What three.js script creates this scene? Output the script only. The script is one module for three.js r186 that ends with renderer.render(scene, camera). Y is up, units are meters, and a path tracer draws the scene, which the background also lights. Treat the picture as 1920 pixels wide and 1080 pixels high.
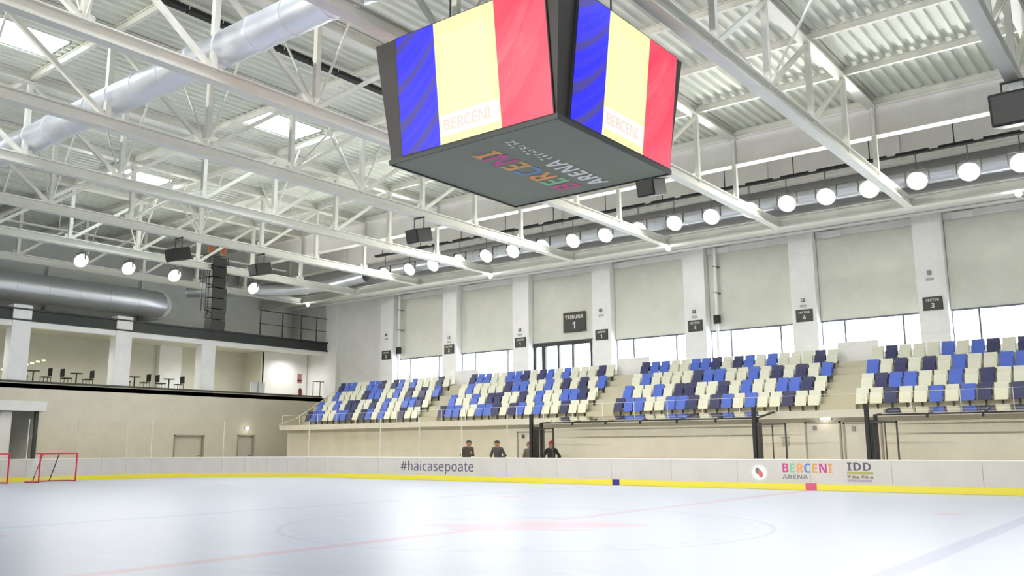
import * as THREE from 'three';
import { RoundedBoxGeometry } from 'three/addons/geometries/RoundedBoxGeometry.js';
import { mergeGeometries } from 'three/addons/utils/BufferGeometryUtils.js';
import { MarchingCubes } from 'three/addons/objects/MarchingCubes.js';
import { RectAreaLightUniformsLib } from 'three/addons/lights/RectAreaLightUniformsLib.js';
RectAreaLightUniformsLib.init();

// ───────────── camera, sky, exposure ─────────────
const R = Math.PI / 180;
const scene = new THREE.Scene();
const camera = new THREE.PerspectiveCamera(2 * Math.atan(540 / 1653.5) / R, 16 / 9, 0.1, 300);
camera.rotation.order = 'YXZ';
camera.position.set(10.312, 1.4285, 13.53);
camera.rotation.set(10.181 * R, 38.008 * R, -0.264 * R);
const renderer = new THREE.WebGLRenderer();
renderer.toneMapping = THREE.LinearToneMapping;
renderer.toneMappingExposure = 1.17;
renderer.shadowMap.enabled = true;
scene.background = new THREE.Color().setRGB(0.93, 0.97, 1.0);
scene.backgroundIntensity = 12;           // bright overcast sky seen through windows and skylights
const FLOOD = 56, FLOOD_NEAR = 150;        // candela of one floodlight (far rows, near row aimed across the ice)
const FLOOD_COLOR = new THREE.Color().setRGB(1.0, 0.975, 0.925);

// ───────────── helpers ─────────────
let seed = 7;
const rnd = () => { seed = (seed * 1664525 + 1013904223) >>> 0; return seed / 4294967296; };
const V = (x, y, z) => new THREE.Vector3(x, y, z);
const rgb = (r, g, b) => new THREE.Color(`rgb(${r},${g},${b})`);
function metric(g) {                       // uv in metres, by the dominant axis of the normal
  const p = g.attributes.position, n = g.attributes.normal, uv = new Float32Array(p.count * 2);
  for (let i = 0; i < p.count; i++) {
    const ax = Math.abs(n.getX(i)), ay = Math.abs(n.getY(i)), az = Math.abs(n.getZ(i));
    if (ax >= ay && ax >= az) { uv[2 * i] = p.getZ(i); uv[2 * i + 1] = p.getY(i); }
    else if (ay >= az) { uv[2 * i] = p.getX(i); uv[2 * i + 1] = p.getZ(i); }
    else { uv[2 * i] = p.getX(i); uv[2 * i + 1] = p.getY(i); }
  }
  g.setAttribute('uv', new THREE.BufferAttribute(uv, 2));
  return g;
}
const plain = (g) => { const h = g.index ? g.toNonIndexed() : g; for (const k of Object.keys(h.attributes)) if (!['position', 'normal', 'uv'].includes(k)) h.deleteAttribute(k); return h; };
const join = (gs) => gs.length === 1 ? gs[0] : mergeGeometries(gs.map(plain));
// box from min to max corner
const box = (x0, y0, z0, x1, y1, z1) => metric(new THREE.BoxGeometry(Math.abs(x1 - x0), Math.abs(y1 - y0), Math.abs(z1 - z0)).translate((x0 + x1) / 2, (y0 + y1) / 2, (z0 + z1) / 2));
function bar(a, b, w, h = w) {             // rectangular bar from a to b
  const d = V().subVectors(b, a), l = d.length(); d.normalize();
  const up = Math.abs(d.y) > 0.95 ? V(1, 0, 0) : V(0, 1, 0), s = V().crossVectors(up, d).normalize(), u = V().crossVectors(d, s);
  return metric(new THREE.BoxGeometry(w, h, l).applyMatrix4(new THREE.Matrix4().makeBasis(s, u, d).setPosition((a.x + b.x) / 2, (a.y + b.y) / 2, (a.z + b.z) / 2)));
}
function rod(a, b, r, n = 10) {
  const d = V().subVectors(b, a), l = d.length();
  const q = new THREE.Quaternion().setFromUnitVectors(V(0, 1, 0), d.normalize());
  return new THREE.CylinderGeometry(r, r, l, n).applyQuaternion(q).translate((a.x + b.x) / 2, (a.y + b.y) / 2, (a.z + b.z) / 2);
}
const used = {};
const numbered = (n) => { const k = used[n] = (used[n] ?? -1) + 1; return k ? `${n}_${String(k).padStart(3, '0')}` : n; };
function shade(o) { o.traverse((m) => { if (m.isMesh) { m.castShadow = true; m.receiveShadow = true; } }); return o; }
function part(name, geos, mat, parent, label) {
  const m = new THREE.Mesh(join([].concat(geos)), mat); m.name = name; m.castShadow = m.receiveShadow = true;
  if (label) m.userData.label = label;
  parent.add(m); return m;
}
function tag(o, label, category, group) { o.userData.label = label; o.userData.category = category; if (group) o.userData.group = group; return o; }
function thing(name, label, category, pos = [0, 0, 0], group) {
  const g = new THREE.Group(); g.name = numbered(name); g.position.set(...pos); scene.add(g);
  return tag(g, label, category, group);
}
function struct(name, label, category, geos, mat) {
  const o = geos ? new THREE.Mesh(join([].concat(geos)), mat) : new THREE.Group(); o.name = name; o.castShadow = o.receiveShadow = true; scene.add(o);
  tag(o, label, category); o.userData.kind = 'structure'; return o;
}
function copyOf(src, label, pos, group) {
  const c = src.clone(); c.name = numbered(src.name.replace(/_\d{3}$/, '')); c.position.set(...pos); scene.add(c);
  c.userData = { ...src.userData }; return tag(c, label, src.userData.category, group);
}
const ORD = ['first', 'second', 'third', 'fourth', 'fifth', 'sixth', 'seventh', 'eighth', 'ninth', 'tenth', 'eleventh', 'twelfth', 'thirteenth', 'fourteenth', 'fifteenth', 'sixteenth', 'seventeenth', 'eighteenth', 'nineteenth', 'twentieth'];

// ───────────── textures and materials ─────────────
function noiseTex(size, fn, srgb) {
  const d = new Uint8Array(size * size * 4);
  for (let y = 0; y < size; y++) for (let x = 0; x < size; x++) { const c = fn(x, y); d.set([c[0], c[1], c[2], 255], (y * size + x) * 4); }
  const t = new THREE.DataTexture(d, size, size); t.wrapS = t.wrapT = THREE.RepeatWrapping; t.magFilter = THREE.LinearFilter; t.minFilter = THREE.LinearMipmapLinearFilter; t.generateMipmaps = true;
  if (srgb) t.colorSpace = THREE.SRGBColorSpace; t.needsUpdate = true; return t;
}
function lattice(n) { const a = new Float32Array(n * n); for (let i = 0; i < n * n; i++) a[i] = rnd(); return (u, v) => { const x = u * n, y = v * n, i = Math.floor(x), j = Math.floor(y), f = x - i, g = y - j, s = f * f * (3 - 2 * f), t = g * g * (3 - 2 * g), A = (p, q) => a[((q % n + n) % n) * n + (p % n + n) % n]; return (A(i, j) * (1 - s) + A(i + 1, j) * s) * (1 - t) + (A(i, j + 1) * (1 - s) + A(i + 1, j + 1) * s) * t; }; }
const l8 = lattice(8), l32 = lattice(32), l96 = lattice(96);
const fbm = (u, v) => 0.5 * l8(u, v) + 0.3 * l32(u, v) + 0.2 * l96(u, v);
const mottle = noiseTex(256, (x, y) => { const v = 242 + 13 * fbm(x / 256, y / 256); return [v, v, v]; }, true);
mottle.repeat.set(0.25, 0.25);
const grainTex = noiseTex(256, (x, y) => { const v = 90 + 110 * fbm(x / 256, y / 256) + 40 * rnd(); return [v, v, v]; });
grainTex.repeat.set(0.6, 0.6);
const M = (r, g, b, o = {}) => new THREE.MeshStandardMaterial({ color: rgb(r, g, b), roughness: 0.75, ...o });
const painted = (r, g, b, o = {}) => M(r, g, b, { map: mottle, bumpMap: grainTex, bumpScale: 0.002, ...o });
const mat = {
  column: painted(240, 240, 238), wall: painted(238, 238, 235), beige: painted(222, 216, 197, { roughness: 0.6 }), concrete: painted(200, 196, 174, { roughness: 0.85 }),
  blind: painted(216, 217, 206, { roughness: 0.9 }), steel: painted(226, 226, 216, { roughness: 0.45 }), deck: painted(232, 235, 221, { roughness: 0.55 }), girder: painted(246, 243, 238, { roughness: 0.55 }),
  greywall: painted(238, 240, 238), gallery: painted(212, 210, 196), black: M(20, 20, 19, { roughness: 0.6 }), darksteel: M(52, 55, 53, { roughness: 0.5, metalness: 0.2 }),
  mullion: M(92, 98, 112, { roughness: 0.5 }), tray: M(34, 33, 30), silver: new THREE.MeshStandardMaterial({ color: rgb(222, 226, 234), metalness: 0.72, roughness: 0.36, bumpMap: grainTex, bumpScale: 0.004 }),
  board: painted(208, 204, 196, { roughness: 0.35 }), yellow: M(236, 222, 70, { roughness: 0.4 }), cap: M(240, 238, 232, { roughness: 0.4 }), floor: painted(196, 194, 186), white: M(240, 240, 238),
  glass: new THREE.MeshPhysicalMaterial({ color: rgb(255, 254, 252), transmission: 1, thickness: 0, roughness: 0.03, ior: 1.28 }),
  skyglass: new THREE.MeshPhysicalMaterial({ color: rgb(250, 252, 255), transmission: 1, thickness: 0, roughness: 0.02, ior: 1.45 }),
  red: M(205, 34, 70, { roughness: 0.4 }), net: M(232, 232, 228, { roughness: 0.9 }), door: painted(216, 210, 194), handle: M(120, 120, 118, { metalness: 0.8, roughness: 0.3 }),
};

// ───────────── structure: floor, ice, walls ─────────────
const FX0 = -38, FX1 = 34, FZ0 = -23.4, FZ1 = 22, DECK = 13.05;
struct('floor', 'grey concrete hall floor around the ice rink', 'floor', box(FX0, -0.4, FZ0 - 0.4, FX1, -0.03, FZ1 + 0.4), mat.floor);

// ice with painted markings (print under the ice)
const RX = 31, RZ = 15.23, RC = 8.5;
function iceTexture() {
  const W = 2048, H = 1024, c = document.createElement('canvas'); c.width = W; c.height = H; const g = c.getContext('2d');
  const X = (x) => (x + RX) / (2 * RX) * W, Y = (z) => (z + RZ) / (2 * RZ) * H, S = W / (2 * RX);
  g.fillStyle = 'rgb(200,209,224)'; g.fillRect(0, 0, W, H);
  const s0 = seed; seed = 99;
  for (let i = 0; i < 900; i++) { const a = rnd() * 0.5; g.strokeStyle = rnd() < 0.5 ? `rgba(210,217,230,${a})` : `rgba(192,202,218,${a * 0.6})`; g.lineWidth = 1 + rnd() * 5; const x = rnd() * W, y = rnd() * H; g.beginPath(); g.moveTo(x, y); g.quadraticCurveTo(x + (rnd() - 0.5) * 200, y + (rnd() - 0.5) * 60, x + (rnd() - 0.5) * 420, y + (rnd() - 0.5) * 120); g.stroke(); }
  const line = (x, w, col) => { g.fillStyle = col; g.fillRect(X(x - w / 2), 0, w * S, H); };
  line(7.3, 0.3, 'rgb(174,181,211)'); line(-7.3, 0.3, 'rgb(184,193,212)'); line(0, 0.3, 'rgb(206,182,200)'); line(-26.5, 0.08, 'rgb(226,190,206)'); line(26.5, 0.08, 'rgb(226,190,206)');
  const ring = (x, z, r, w, col) => { g.strokeStyle = col; g.lineWidth = w * S; g.beginPath(); g.arc(X(x), Y(z), r * S, 0, 7); g.stroke(); };
  ring(0, 0, 4.5, 0.09, 'rgb(182,192,212)');
  for (const x of [-20, 20]) for (const z of [-7, 7]) { ring(x, z, 4.5, 0.08, 'rgb(206,196,212)'); g.fillStyle = 'rgb(212,184,202)'; g.beginPath(); g.arc(X(x), Y(z), 0.3 * S, 0, 7); g.fill(); }
  for (const x of [-5.8, 5.8]) for (const z of [-7, 7]) { g.fillStyle = 'rgb(212,184,202)'; g.beginPath(); g.arc(X(x), Y(z), 0.32 * S, 0, 7); g.fill(); }
  // faded emblem at centre ice: red shapes, grey marks, short strokes of lettering round the ring
  g.save(); g.translate(X(0.4), Y(0.2)); g.rotate(-0.65);
  g.fillStyle = 'rgb(214,184,200)'; g.beginPath(); g.ellipse(0, -0.1 * S, 2.1 * S, 0.55 * S, 0, 0, 7); g.fill();
  g.fillStyle = 'rgb(210,196,210)'; g.beginPath(); g.ellipse(0.4 * S, -0.9 * S, 1.5 * S, 0.3 * S, 0.1, 0, 7); g.fill();
  g.fillStyle = 'rgb(186,196,210)'; g.beginPath(); g.ellipse(-0.3 * S, -1.7 * S, 1.6 * S, 0.22 * S, -0.1, 0, 7); g.fill();
  g.fillStyle = 'rgb(212,180,196)'; g.beginPath(); g.ellipse(-0.2 * S, 0.75 * S, 1.4 * S, 0.22 * S, 0.08, 0, 7); g.fill();
  g.restore();
  for (let i = 0; i < 40; i++) { const a = i / 40 * 6.283; if (i % 5 === 0) continue; g.save(); g.translate(X(4.05 * Math.cos(a)), Y(4.05 * Math.sin(a))); g.rotate(a + 1.57); g.fillStyle = 'rgb(189,199,216)'; g.fillRect(-0.16 * S, -0.2 * S, 0.12 * S, 0.4 * S); g.fillRect(-0.02 * S, -0.2 * S, 0.2 * S, 0.1 * S); g.restore(); }
  seed = s0;
  const t = new THREE.CanvasTexture(c); t.colorSpace = THREE.SRGBColorSpace; t.anisotropy = 8; return t;
}
{
  const sh = new THREE.Shape(); const x = RX, z = RZ, r = RC;
  sh.moveTo(-x + r, -z); sh.lineTo(x - r, -z); sh.absarc(x - r, -z + r, r, -Math.PI / 2, 0); sh.lineTo(x, z - r); sh.absarc(x - r, z - r, r, 0, Math.PI / 2); sh.lineTo(-x + r, z); sh.absarc(-x + r, z - r, r, Math.PI / 2, Math.PI); sh.lineTo(-x, -z + r); sh.absarc(-x + r, -z + r, r, Math.PI, Math.PI * 1.5);
  const g = new THREE.ExtrudeGeometry(sh, { depth: 0.03, bevelEnabled: false, curveSegments: 24 }).rotateX(Math.PI / 2);
  const p = g.attributes.position, uv = new Float32Array(p.count * 2);
  for (let i = 0; i < p.count; i++) { uv[2 * i] = (p.getX(i) + RX) / (2 * RX); uv[2 * i + 1] = 1 - (p.getZ(i) + RZ) / (2 * RZ); }
  g.setAttribute('uv', new THREE.BufferAttribute(uv, 2));
  const o = struct('floor_ice', 'white ice surface with faint red and blue lines and centre circle', 'ice', g, new THREE.MeshStandardMaterial({ map: iceTexture(), color: rgb(216, 216, 219), roughness: 0.38, metalness: 0 }));
  o.position.y = 0;
}

// ─── roof: ribbed deck, purlins, skylights ───
const TX = (k) => 2.5 - 5 * k, NZ = (k) => -0.8 + 3.1 * k;   // truss lines along x, purlin nodes along z
const ceiling = struct('ceiling', 'ribbed white metal roof deck carried by purlins above the rink', 'ceiling');
const SKY = []; for (const sx of [-25, -15, -5, 5, 15]) for (const k of [-2, 1, 3]) SKY.push([sx - 0.2, k]);
function deckGeo(w, l) {                    // ribs run along z, hang below the deck line
  const pitch = w / Math.max(1, Math.round(w / 0.33)), n = Math.round(w / pitch), pts = [];
  for (let i = 0; i < n; i++) { const a = i * pitch; pts.push([a, 0], [a + pitch * 0.42, 0], [a + pitch * 0.52, -0.09], [a + pitch * 0.9, -0.09]); }
  pts.push([w, 0]);
  const pos = [], idx = [];
  for (let i = 0; i < pts.length - 1; i++) { const b = pos.length / 3, [x0, y0] = pts[i], [x1, y1] = pts[i + 1]; pos.push(x0, y0, 0, x1, y1, 0, x1, y1, l, x0, y0, l); idx.push(b, b + 1, b + 2, b, b + 2, b + 3); }
  const g = new THREE.BufferGeometry(); g.setAttribute('position', new THREE.Float32BufferAttribute(pos, 3)); g.setIndex(idx); g.computeVertexNormals();
  return metric(g.toNonIndexed());
}
const deckCache = {}, SW = 0.8;
function deck(x0, x1, z0, z1) {
  const key = (x1 - x0).toFixed(2) + '/' + (z1 - z0).toFixed(2);
  deckCache[key] ??= [deckGeo(x1 - x0, z1 - z0), box(0, 0.02, 0, x1 - x0, 0.2, z1 - z0)];
  const m = part('deck_sheet', deckCache[key][0], mat.deck, ceiling); m.position.set(x0, DECK, z0);
  const s = part('roof_slab', deckCache[key][1], mat.greywall, ceiling); s.position.set(x0, DECK, z0);
}
const ZB = [FZ0 - 0.4, -20.5]; for (let k = -5; k <= 7; k++) ZB.push(NZ(k)); ZB.push(FZ1 + 0.4);
const XB = [FX0 - 0.4, -37.5]; for (let k = 7; k >= -6; k--) XB.push(TX(k)); XB.push(FX1 + 0.4);
for (let i = 0; i < XB.length - 1; i++) for (let j = 0; j < ZB.length - 1; j++) {
  const s = SKY.find(([sx, k]) => sx > XB[i] && sx < XB[i + 1] && Math.abs(NZ(k) - ZB[j]) < 0.01);
  if (!s) { deck(XB[i], XB[i + 1], ZB[j], ZB[j + 1]); continue; }
  deck(XB[i], s[0] - SW, ZB[j], ZB[j + 1]); deck(s[0] + SW, XB[i + 1], ZB[j], ZB[j + 1]);
  deck(s[0] - SW, s[0] + SW, ZB[j], ZB[j] + 0.25); deck(s[0] - SW, s[0] + SW, ZB[j + 1] - 0.25, ZB[j + 1]);
}
for (const j of ZB.slice(2, -1)) for (let i = 1; i < XB.length - 1; i++) {
  const a = XB[i], b = XB[i + 1];
  part('purlin', [box(a, DECK - 0.13, j - 0.06, b, DECK - 0.1, j + 0.06), box(a, DECK - 0.3, j - 0.015, b, DECK - 0.13, j + 0.015), box(a, DECK - 0.33, j - 0.055, b, DECK - 0.3, j + 0.055)], mat.steel, ceiling);
}
let skyN = 0;
for (const [sx, k] of SKY) {
  const z0 = NZ(k) + 0.25, z1 = NZ(k + 1) - 0.25, g = struct(`window_${100 + ++skyN}`, `bright rooflight number pane in the deck`, 'skylight');
  const seen = { '-25.2/-2': 'bright rooflight, the smallest and lowest of the three, far left', '-15.2/-2': 'bright rooflight in the roof just left of the cube scoreboard', '-15.2/1': 'bright rooflight cut by the left picture edge at the top' }[`${sx}/${k}`];
  g.userData.label = seen ?? `rooflight outside the view, bay ${skyN} of the roof deck`;
  const y0 = DECK - 0.05, y1 = DECK + 0.26;
  part('curb', [box(sx - SW + 0.01, y0, z0 + 0.01, sx - SW + 0.04, y1, z1 - 0.01), box(sx + SW - 0.04, y0, z0 + 0.01, sx + SW - 0.01, y1, z1 - 0.01), box(sx - SW + 0.01, y0, z0 + 0.01, sx + SW - 0.01, y1, z0 + 0.04), box(sx - SW + 0.01, y0, z1 - 0.04, sx + SW - 0.01, y1, z1 - 0.01)], mat.white, g);
  part('pane', box(sx - SW + 0.01, y1, z0 + 0.01, sx + SW - 0.01, y1 + 0.012, z1 - 0.01), mat.skyglass, g);
}

// ─── long wall with columns, blinds and windows ───
const CX = (k) => 2.4 - 5.02 * k, CW = 0.53, ZC = -23.0, YS = 5.05, YB = 6.55, YT = 10.38;
{
  const w = struct('wall_back', 'white long wall with broad columns behind the spectator stand', 'wall');
  part('lower_wall', box(FX0, -0.03, FZ0 - 0.4, FX1, YS, FZ0), mat.wall, w);
  part('upper_wall', box(FX0, YT, FZ0 - 0.4, FX1, DECK + 0.2, FZ0), mat.wall, w);
  for (let k = 8; k >= -6; k--) {
    const x = CX(k);
    part('column', box(x - CW, 2.2, FZ0 - 0.4, x + CW, YT + 0.03, ZC), mat.column, w);
    if (k > 0 || k <= 0) part('column_skirting', box(x - CW - 0.02, 5.62, ZC, x + CW + 0.02, 5.67, ZC + 0.02), mat.wall, w);
  }
  part('soffit', box(FX0, YT, FZ0, FX1, YT + 0.1, -20.7), mat.wall, w);
  part('edge_beam', [box(FX0, YT - 0.33, -20.75, FX1, YT - 0.27, -20.3), box(FX0, YT - 0.27, -20.6, FX1, YT + 0.05, -20.45), box(FX0, YT + 0.05, -20.75, FX1, YT + 0.1, -20.3)], mat.steel, w);
  part('bulkhead', box(FX0, YT + 0.1, -20.85, FX1, 12.66, -20.78), mat.wall, w);
  part('cable_rail', box(FX0, YT - 0.1, -22.75, FX1, YT - 0.02, -22.65), mat.white, w);
  // solid ends of the wall
  part('end_panel', box(FX0, YS, FZ0 - 0.4, CX(7) + CW, YT, FZ0), mat.wall, w);
  part('end_panel', box(CX(-5) - CW, YS, FZ0 - 0.4, FX1, YT, FZ0), mat.wall, w);
  part('corner_panel', box(CX(7) + CW, YS, FZ0 - 0.3, CX(6) - CW, YT, FZ0 + 0.05), mat.wall, w);
  part('corner_panel_seam', box(-29.2, YS + 0.1, FZ0 + 0.05, -29.17, 8.3, FZ0 + 0.06), mat.greywall, w);
}
const bayNames = ['left of the scoreboard corner'];
let wn = 0;
for (let k = 5; k >= -5; k--) {             // bay between column k+1 and column k
  const x0 = CX(k + 1) + CW, x1 = CX(k) - CW, n = 5 - k, isDoor = k === 3;
  const which = `${ORD[n]} window bay from the hall corner`;
  const yb = isDoor ? 6.72 : YB;
  // roller blind
  const b = thing(isDoor ? 'wall_panel' : 'roller_blind', isDoor ? 'grey wall panel with the large sign above the double doors' : `grey roller blind above the windows, ${which}`, isDoor ? 'panel' : 'blind', [0, 0, 0], isDoor ? undefined : 'roller blinds between the columns');
  part('fabric', box(x0 + 0.02, yb, FZ0 - 0.06, x1 - 0.02, YT - 0.28, FZ0 - 0.02), mat.blind, b);
  part('bottom_bar', box(x0 + 0.02, yb - 0.07, FZ0 - 0.08, x1 - 0.02, yb, FZ0), mat.mullion, b);
  part('cassette', box(x0 + 0.02, YT - 0.3, FZ0 - 0.1, x1 - 0.02, YT - 0.02, FZ0 + 0.06), mat.wall, b);
  if (!isDoor) part('motor_box', box(x0 + 0.35, YT - 0.32, FZ0 + 0.0, x0 + 1.1, YT - 0.08, FZ0 + 0.16), mat.white, b);
  // window or door below
  if (!isDoor) {
    const w = struct(`window_${++wn}`, `bright strip window under the blind, ${which}`, 'window');
    const cuts = [x0, x0 + 0.95, x1 - 0.72, x1];
    part('frame', [box(x0, YS, FZ0 - 0.2, x1, YS + 0.06, FZ0 - 0.1), ...cuts.map((c, i) => box(Math.max(x0, c - 0.035), YS, FZ0 - 0.2, Math.min(x1, c + 0.035), yb, FZ0 - 0.1)), box(x0, yb - 0.02, FZ0 - 0.2, x1, YT, FZ0 - 0.16)], mat.mullion, w);
    for (let i = 0; i < 3; i++) part('pane', box(cuts[i] + 0.03, YS + 0.05, FZ0 - 0.16, cuts[i + 1] - 0.03, yb, FZ0 - 0.15), mat.skyglass, w);
    part('sill', box(x0, YS - 0.02, FZ0 - 0.1, x1, YS + 0.02, FZ0 + 0.05), mat.white, w);
  } else {
    const d = struct('door_1', 'glazed double entrance door with dark frame under the large sign', 'door');
    const dx = [x0 + 0.05, x0 + 0.62, x0 + 1.55, x0 + 2.45, x1 - 0.4];
    part('frame', [box(x0, 6.5, FZ0 - 0.2, x1 - 0.3, 6.68, FZ0 + 0.02), ...dx.map((c, i) => box(c - (i === 1 ? 0.12 : 0.06), 4.35, FZ0 - 0.2, c + (i === 1 ? 0.12 : 0.06), 6.5, FZ0 - 0.05))], mat.darksteel, d);
    for (let i = 0; i < 4; i++) part('pane', box(dx[i] + 0.06, YS, FZ0 - 0.16, dx[i + 1] - 0.06, 6.5, FZ0 - 0.15), mat.skyglass, d);
    part('side_pane', box(dx[4] + 0.05, YS, FZ0 - 0.16, x1, yb, FZ0 - 0.15), mat.skyglass, d);
    part('head_backing', box(x0, yb - 0.02, FZ0 - 0.2, x1, YT, FZ0 - 0.16), mat.mullion, d);
  }
}
// other walls
struct('wall_front', 'plain white long wall behind the viewer', 'wall', [box(FX0, -0.03, FZ1, FX1, DECK + 0.2, FZ1 + 0.4)], mat.wall);
struct('wall_right', 'plain white end wall outside the view to the right', 'wall', [box(FX1, -0.4, FZ0 - 0.4, FX1 + 0.4, DECK + 0.2, FZ1 + 0.4)], mat.wall);
struct('wall_left', 'grey rear wall of the gallery at the far end', 'wall', [box(FX0 - 0.4, -0.4, FZ0 - 0.4, FX0, DECK + 0.2, FZ1 + 0.4)], mat.greywall);

// ─── end wall with gallery ───
const EX = -33;
{
  const w = struct('wall_end', 'beige end wall below the gallery with doors', 'wall');
  const openings = [[-17.79, -16.65, 2.15], [-14.55, -12.74, 2.12], [-5.6, 1.5, 3.15]];   // z0,z1,height
  let z = FZ0; const cols = [];
  for (const [a, b, h] of openings) { cols.push(box(EX - 0.3, -0.03, z, EX, 4.42, a), box(EX - 0.3, h, a, EX, 4.42, b)); z = b; }
  cols.push(box(EX - 0.3, -0.03, z, EX, 4.42, FZ1));
  part('lower_wall', cols, mat.beige, w); part('parapet', box(EX - 0.3, 4.42, FZ0, EX, 4.46, FZ1), mat.beige, w);
  part('gallery_floor', box(FX0, 4.2, FZ0, EX, 4.42, FZ1), mat.concrete, w);
  part('ledge_cap', box(EX - 0.32, 4.46, -22.6, EX + 0.06, 4.55, FZ1), M(74, 76, 68), w);
  part('garage_back', [box(-36.2, -0.03, -6, -36, 4.2, 2), box(-36, -0.03, -6, EX - 0.3, 4.2, -5.8), box(-36, -0.03, 1.8, EX - 0.3, 4.2, 2)], mat.greywall, w);
  part('gallery_back', box(-37.4, 4.42, FZ0, -37.2, 7.3, FZ1), mat.gallery, w);
  part('gallery_ceiling', box(FX0, 7.28, FZ0, EX - 0.2, 7.42, FZ1), mat.gallery, w);
  part('lintel', box(EX - 0.4, 7.08, FZ0, EX - 0.05, 7.36, FZ1), mat.column, w);
  part('black_beam', [box(EX - 0.25, 7.36, -23.4, EX - 0.1, 7.92, FZ1), box(EX - 0.3, 7.86, -23.4, EX, 7.94, FZ1), box(EX - 0.3, 7.34, -23.4, EX, 7.42, FZ1)], mat.darksteel, w);
  part('mezzanine_floor', box(FX0, 7.75, FZ0, EX - 0.3, 7.9, FZ1), mat.concrete, w);
  part('partition', box(-35.6, 4.42, -23.35, -35.4, 7.28, -19.88), mat.white, w, 'bright white gallery partition');
  part('partition_return', box(-37.2, 4.42, -19.98, -35.4, 7.28, -19.8), mat.gallery, w);
  part('corner_wall', box(-37.2, 4.42, -15.3, -36.9, 7.28, -13.9), mat.greywall, w);
  for (const zc of [-14.55, -9.62, -4.6, 0.4, 5.4, 10.4]) part('gallery_column', box(EX - 0.62, 4.42, zc - 0.42, EX - 0.02, zc < -14 ? 7.3 : 8.1, zc + 0.42), mat.column, w);
  for (let i = 0; i < 4; i++) part('mezzanine_panel', box(-36.9, 7.9, -22.6 + i * 5.2, -36.7, 10.8, -17.6 + i * 5.2), mat.greywall, w);
}
const frameMat = M(158, 152, 138);
// doors in the end wall
function leafDoor(n, label, z0, z1, h) {
  const d = struct(`door_${n}`, label, 'door');
  const leaf = part('leaf', box(EX - 0.2, -0.03, z0 + 0.06, EX - 0.14, h - 0.06, z1 - 0.06), mat.door, d);
  part('door_frame', [box(EX - 0.16, -0.03, z0, EX + 0.03, h, z0 + 0.07), box(EX - 0.16, -0.03, z1 - 0.07, EX + 0.03, h, z1), box(EX - 0.16, h - 0.07, z0, EX + 0.03, h, z1)], frameMat, d);
  part('handle', box(EX - 0.14, 0.98, z0 + 0.14, EX - 0.08, 1.02, z0 + 0.28), mat.handle, leaf);
}
leafDoor(2, 'beige door with grey frame under a small lamp in the end wall', -17.79, -16.65, 2.15);
leafDoor(3, 'wide beige door in the end wall left of the lamp door', -14.55, -12.74, 2.12);

// ─── roof girders along the long wall ───
function girder(name, label, z, y0, y1, sgn = 1) {
  const g = struct(name, label, 'girder');
  for (let i = 1; i < XB.length - 1; i++) {
    const a = XB[i], b = XB[i + 1];
    part('web', box(a, y0, z - 0.03, b, y1, z + 0.03), mat.girder, g);
    part('flange', [box(a, y0 - 0.04, z - 0.2, b, y0, z + 0.2), box(a, y1, z - 0.2, b, y1 + 0.04, z + 0.2)], mat.girder, g);
    part('stiffener', box(a - 0.03, y0, z - 0.18, a + 0.03, y1, z + 0.18), mat.girder, g);
  }
}
girder('trim_1', 'deep white plate girder running along the long wall under the roof', -16.4, 11.67, 12.66);
girder('trim_2', 'lower white plate girder above the row of floodlights', -19.55, 11.55, 12.66);

// ───────────── roof trusses ─────────────
const trussLabel = { '-2': 'white steel roof truss outside the frame to the right', '-1': 'white steel roof truss in the top right corner beside the hanging black loudspeaker', 0: 'white steel roof truss passing just right of the cube scoreboard', 1: 'white steel roof truss mostly hidden behind the cube scoreboard', 2: 'white steel roof truss just left of the scoreboard, tinted by its screens', 3: 'white steel roof truss, second one left of the cube scoreboard', 4: 'white steel roof truss, third one left of the cube scoreboard', 5: 'white steel roof truss, fourth one left of the scoreboard', 6: 'white steel roof truss carrying the black line array loudspeaker', 7: 'white steel roof truss farthest away above the end gallery' };
const TB = 10.0, TT = 12.62;               // underside of bottom chord, underside of top chord
function makeTruss() {
  const g = new THREE.Group(), n = 5, z0 = -20.3, z1 = 18.7;
  part('bottom_chord', [box(-0.15, TB, z0, 0.15, TB + 0.04, z1), box(-0.03, TB + 0.04, z0, 0.03, TB + 0.3, z1), box(-0.15, TB + 0.3, z0, 0.15, TB + 0.34, z1)], mat.steel, g);
  part('top_chord', [box(-0.16, TT, z0 + 3.4, 0.16, TT + 0.05, z1 - 3.4), box(-0.03, TT + 0.05, z0 + 3.4, 0.03, TT + 0.28, z1 - 3.4), box(-0.16, TT + 0.28, z0 + 3.4, 0.16, TT + 0.33, z1 - 3.4)], mat.steel, g);
  const vert = box(-0.075, TB + 0.26, -0.075, 0.075, TT, 0.075), gus = box(-0.02, TB + 0.3, -0.22, 0.02, TB + 0.52, 0.22);
  for (let k = -n; k <= n; k++) {
    const v = part('vertical', vert, mat.steel, g); v.position.z = NZ(k);
    const p = part('gusset', gus, mat.steel, g); p.position.z = NZ(k);
  }
  for (let k = 0; k < n - 1; k++) for (const s of [1, -1]) {
    const a = V(0, TB + 0.3, NZ(0) + s * 3.1 * k), b = V(0, TT, NZ(0) + s * 3.1 * (k + 1));
    part('diagonal', bar(a, b, 0.12), mat.steel, g);
  }
  for (let k = -2; k <= 2; k += 2) for (const s of [1, -1]) part('fly_brace', bar(V(0, TB + 0.3, NZ(k)), V(s * 1.5, DECK - 0.31, NZ(k)), 0.05), mat.steel, g);
  return g;
}
const trussProto = makeTruss();
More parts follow.
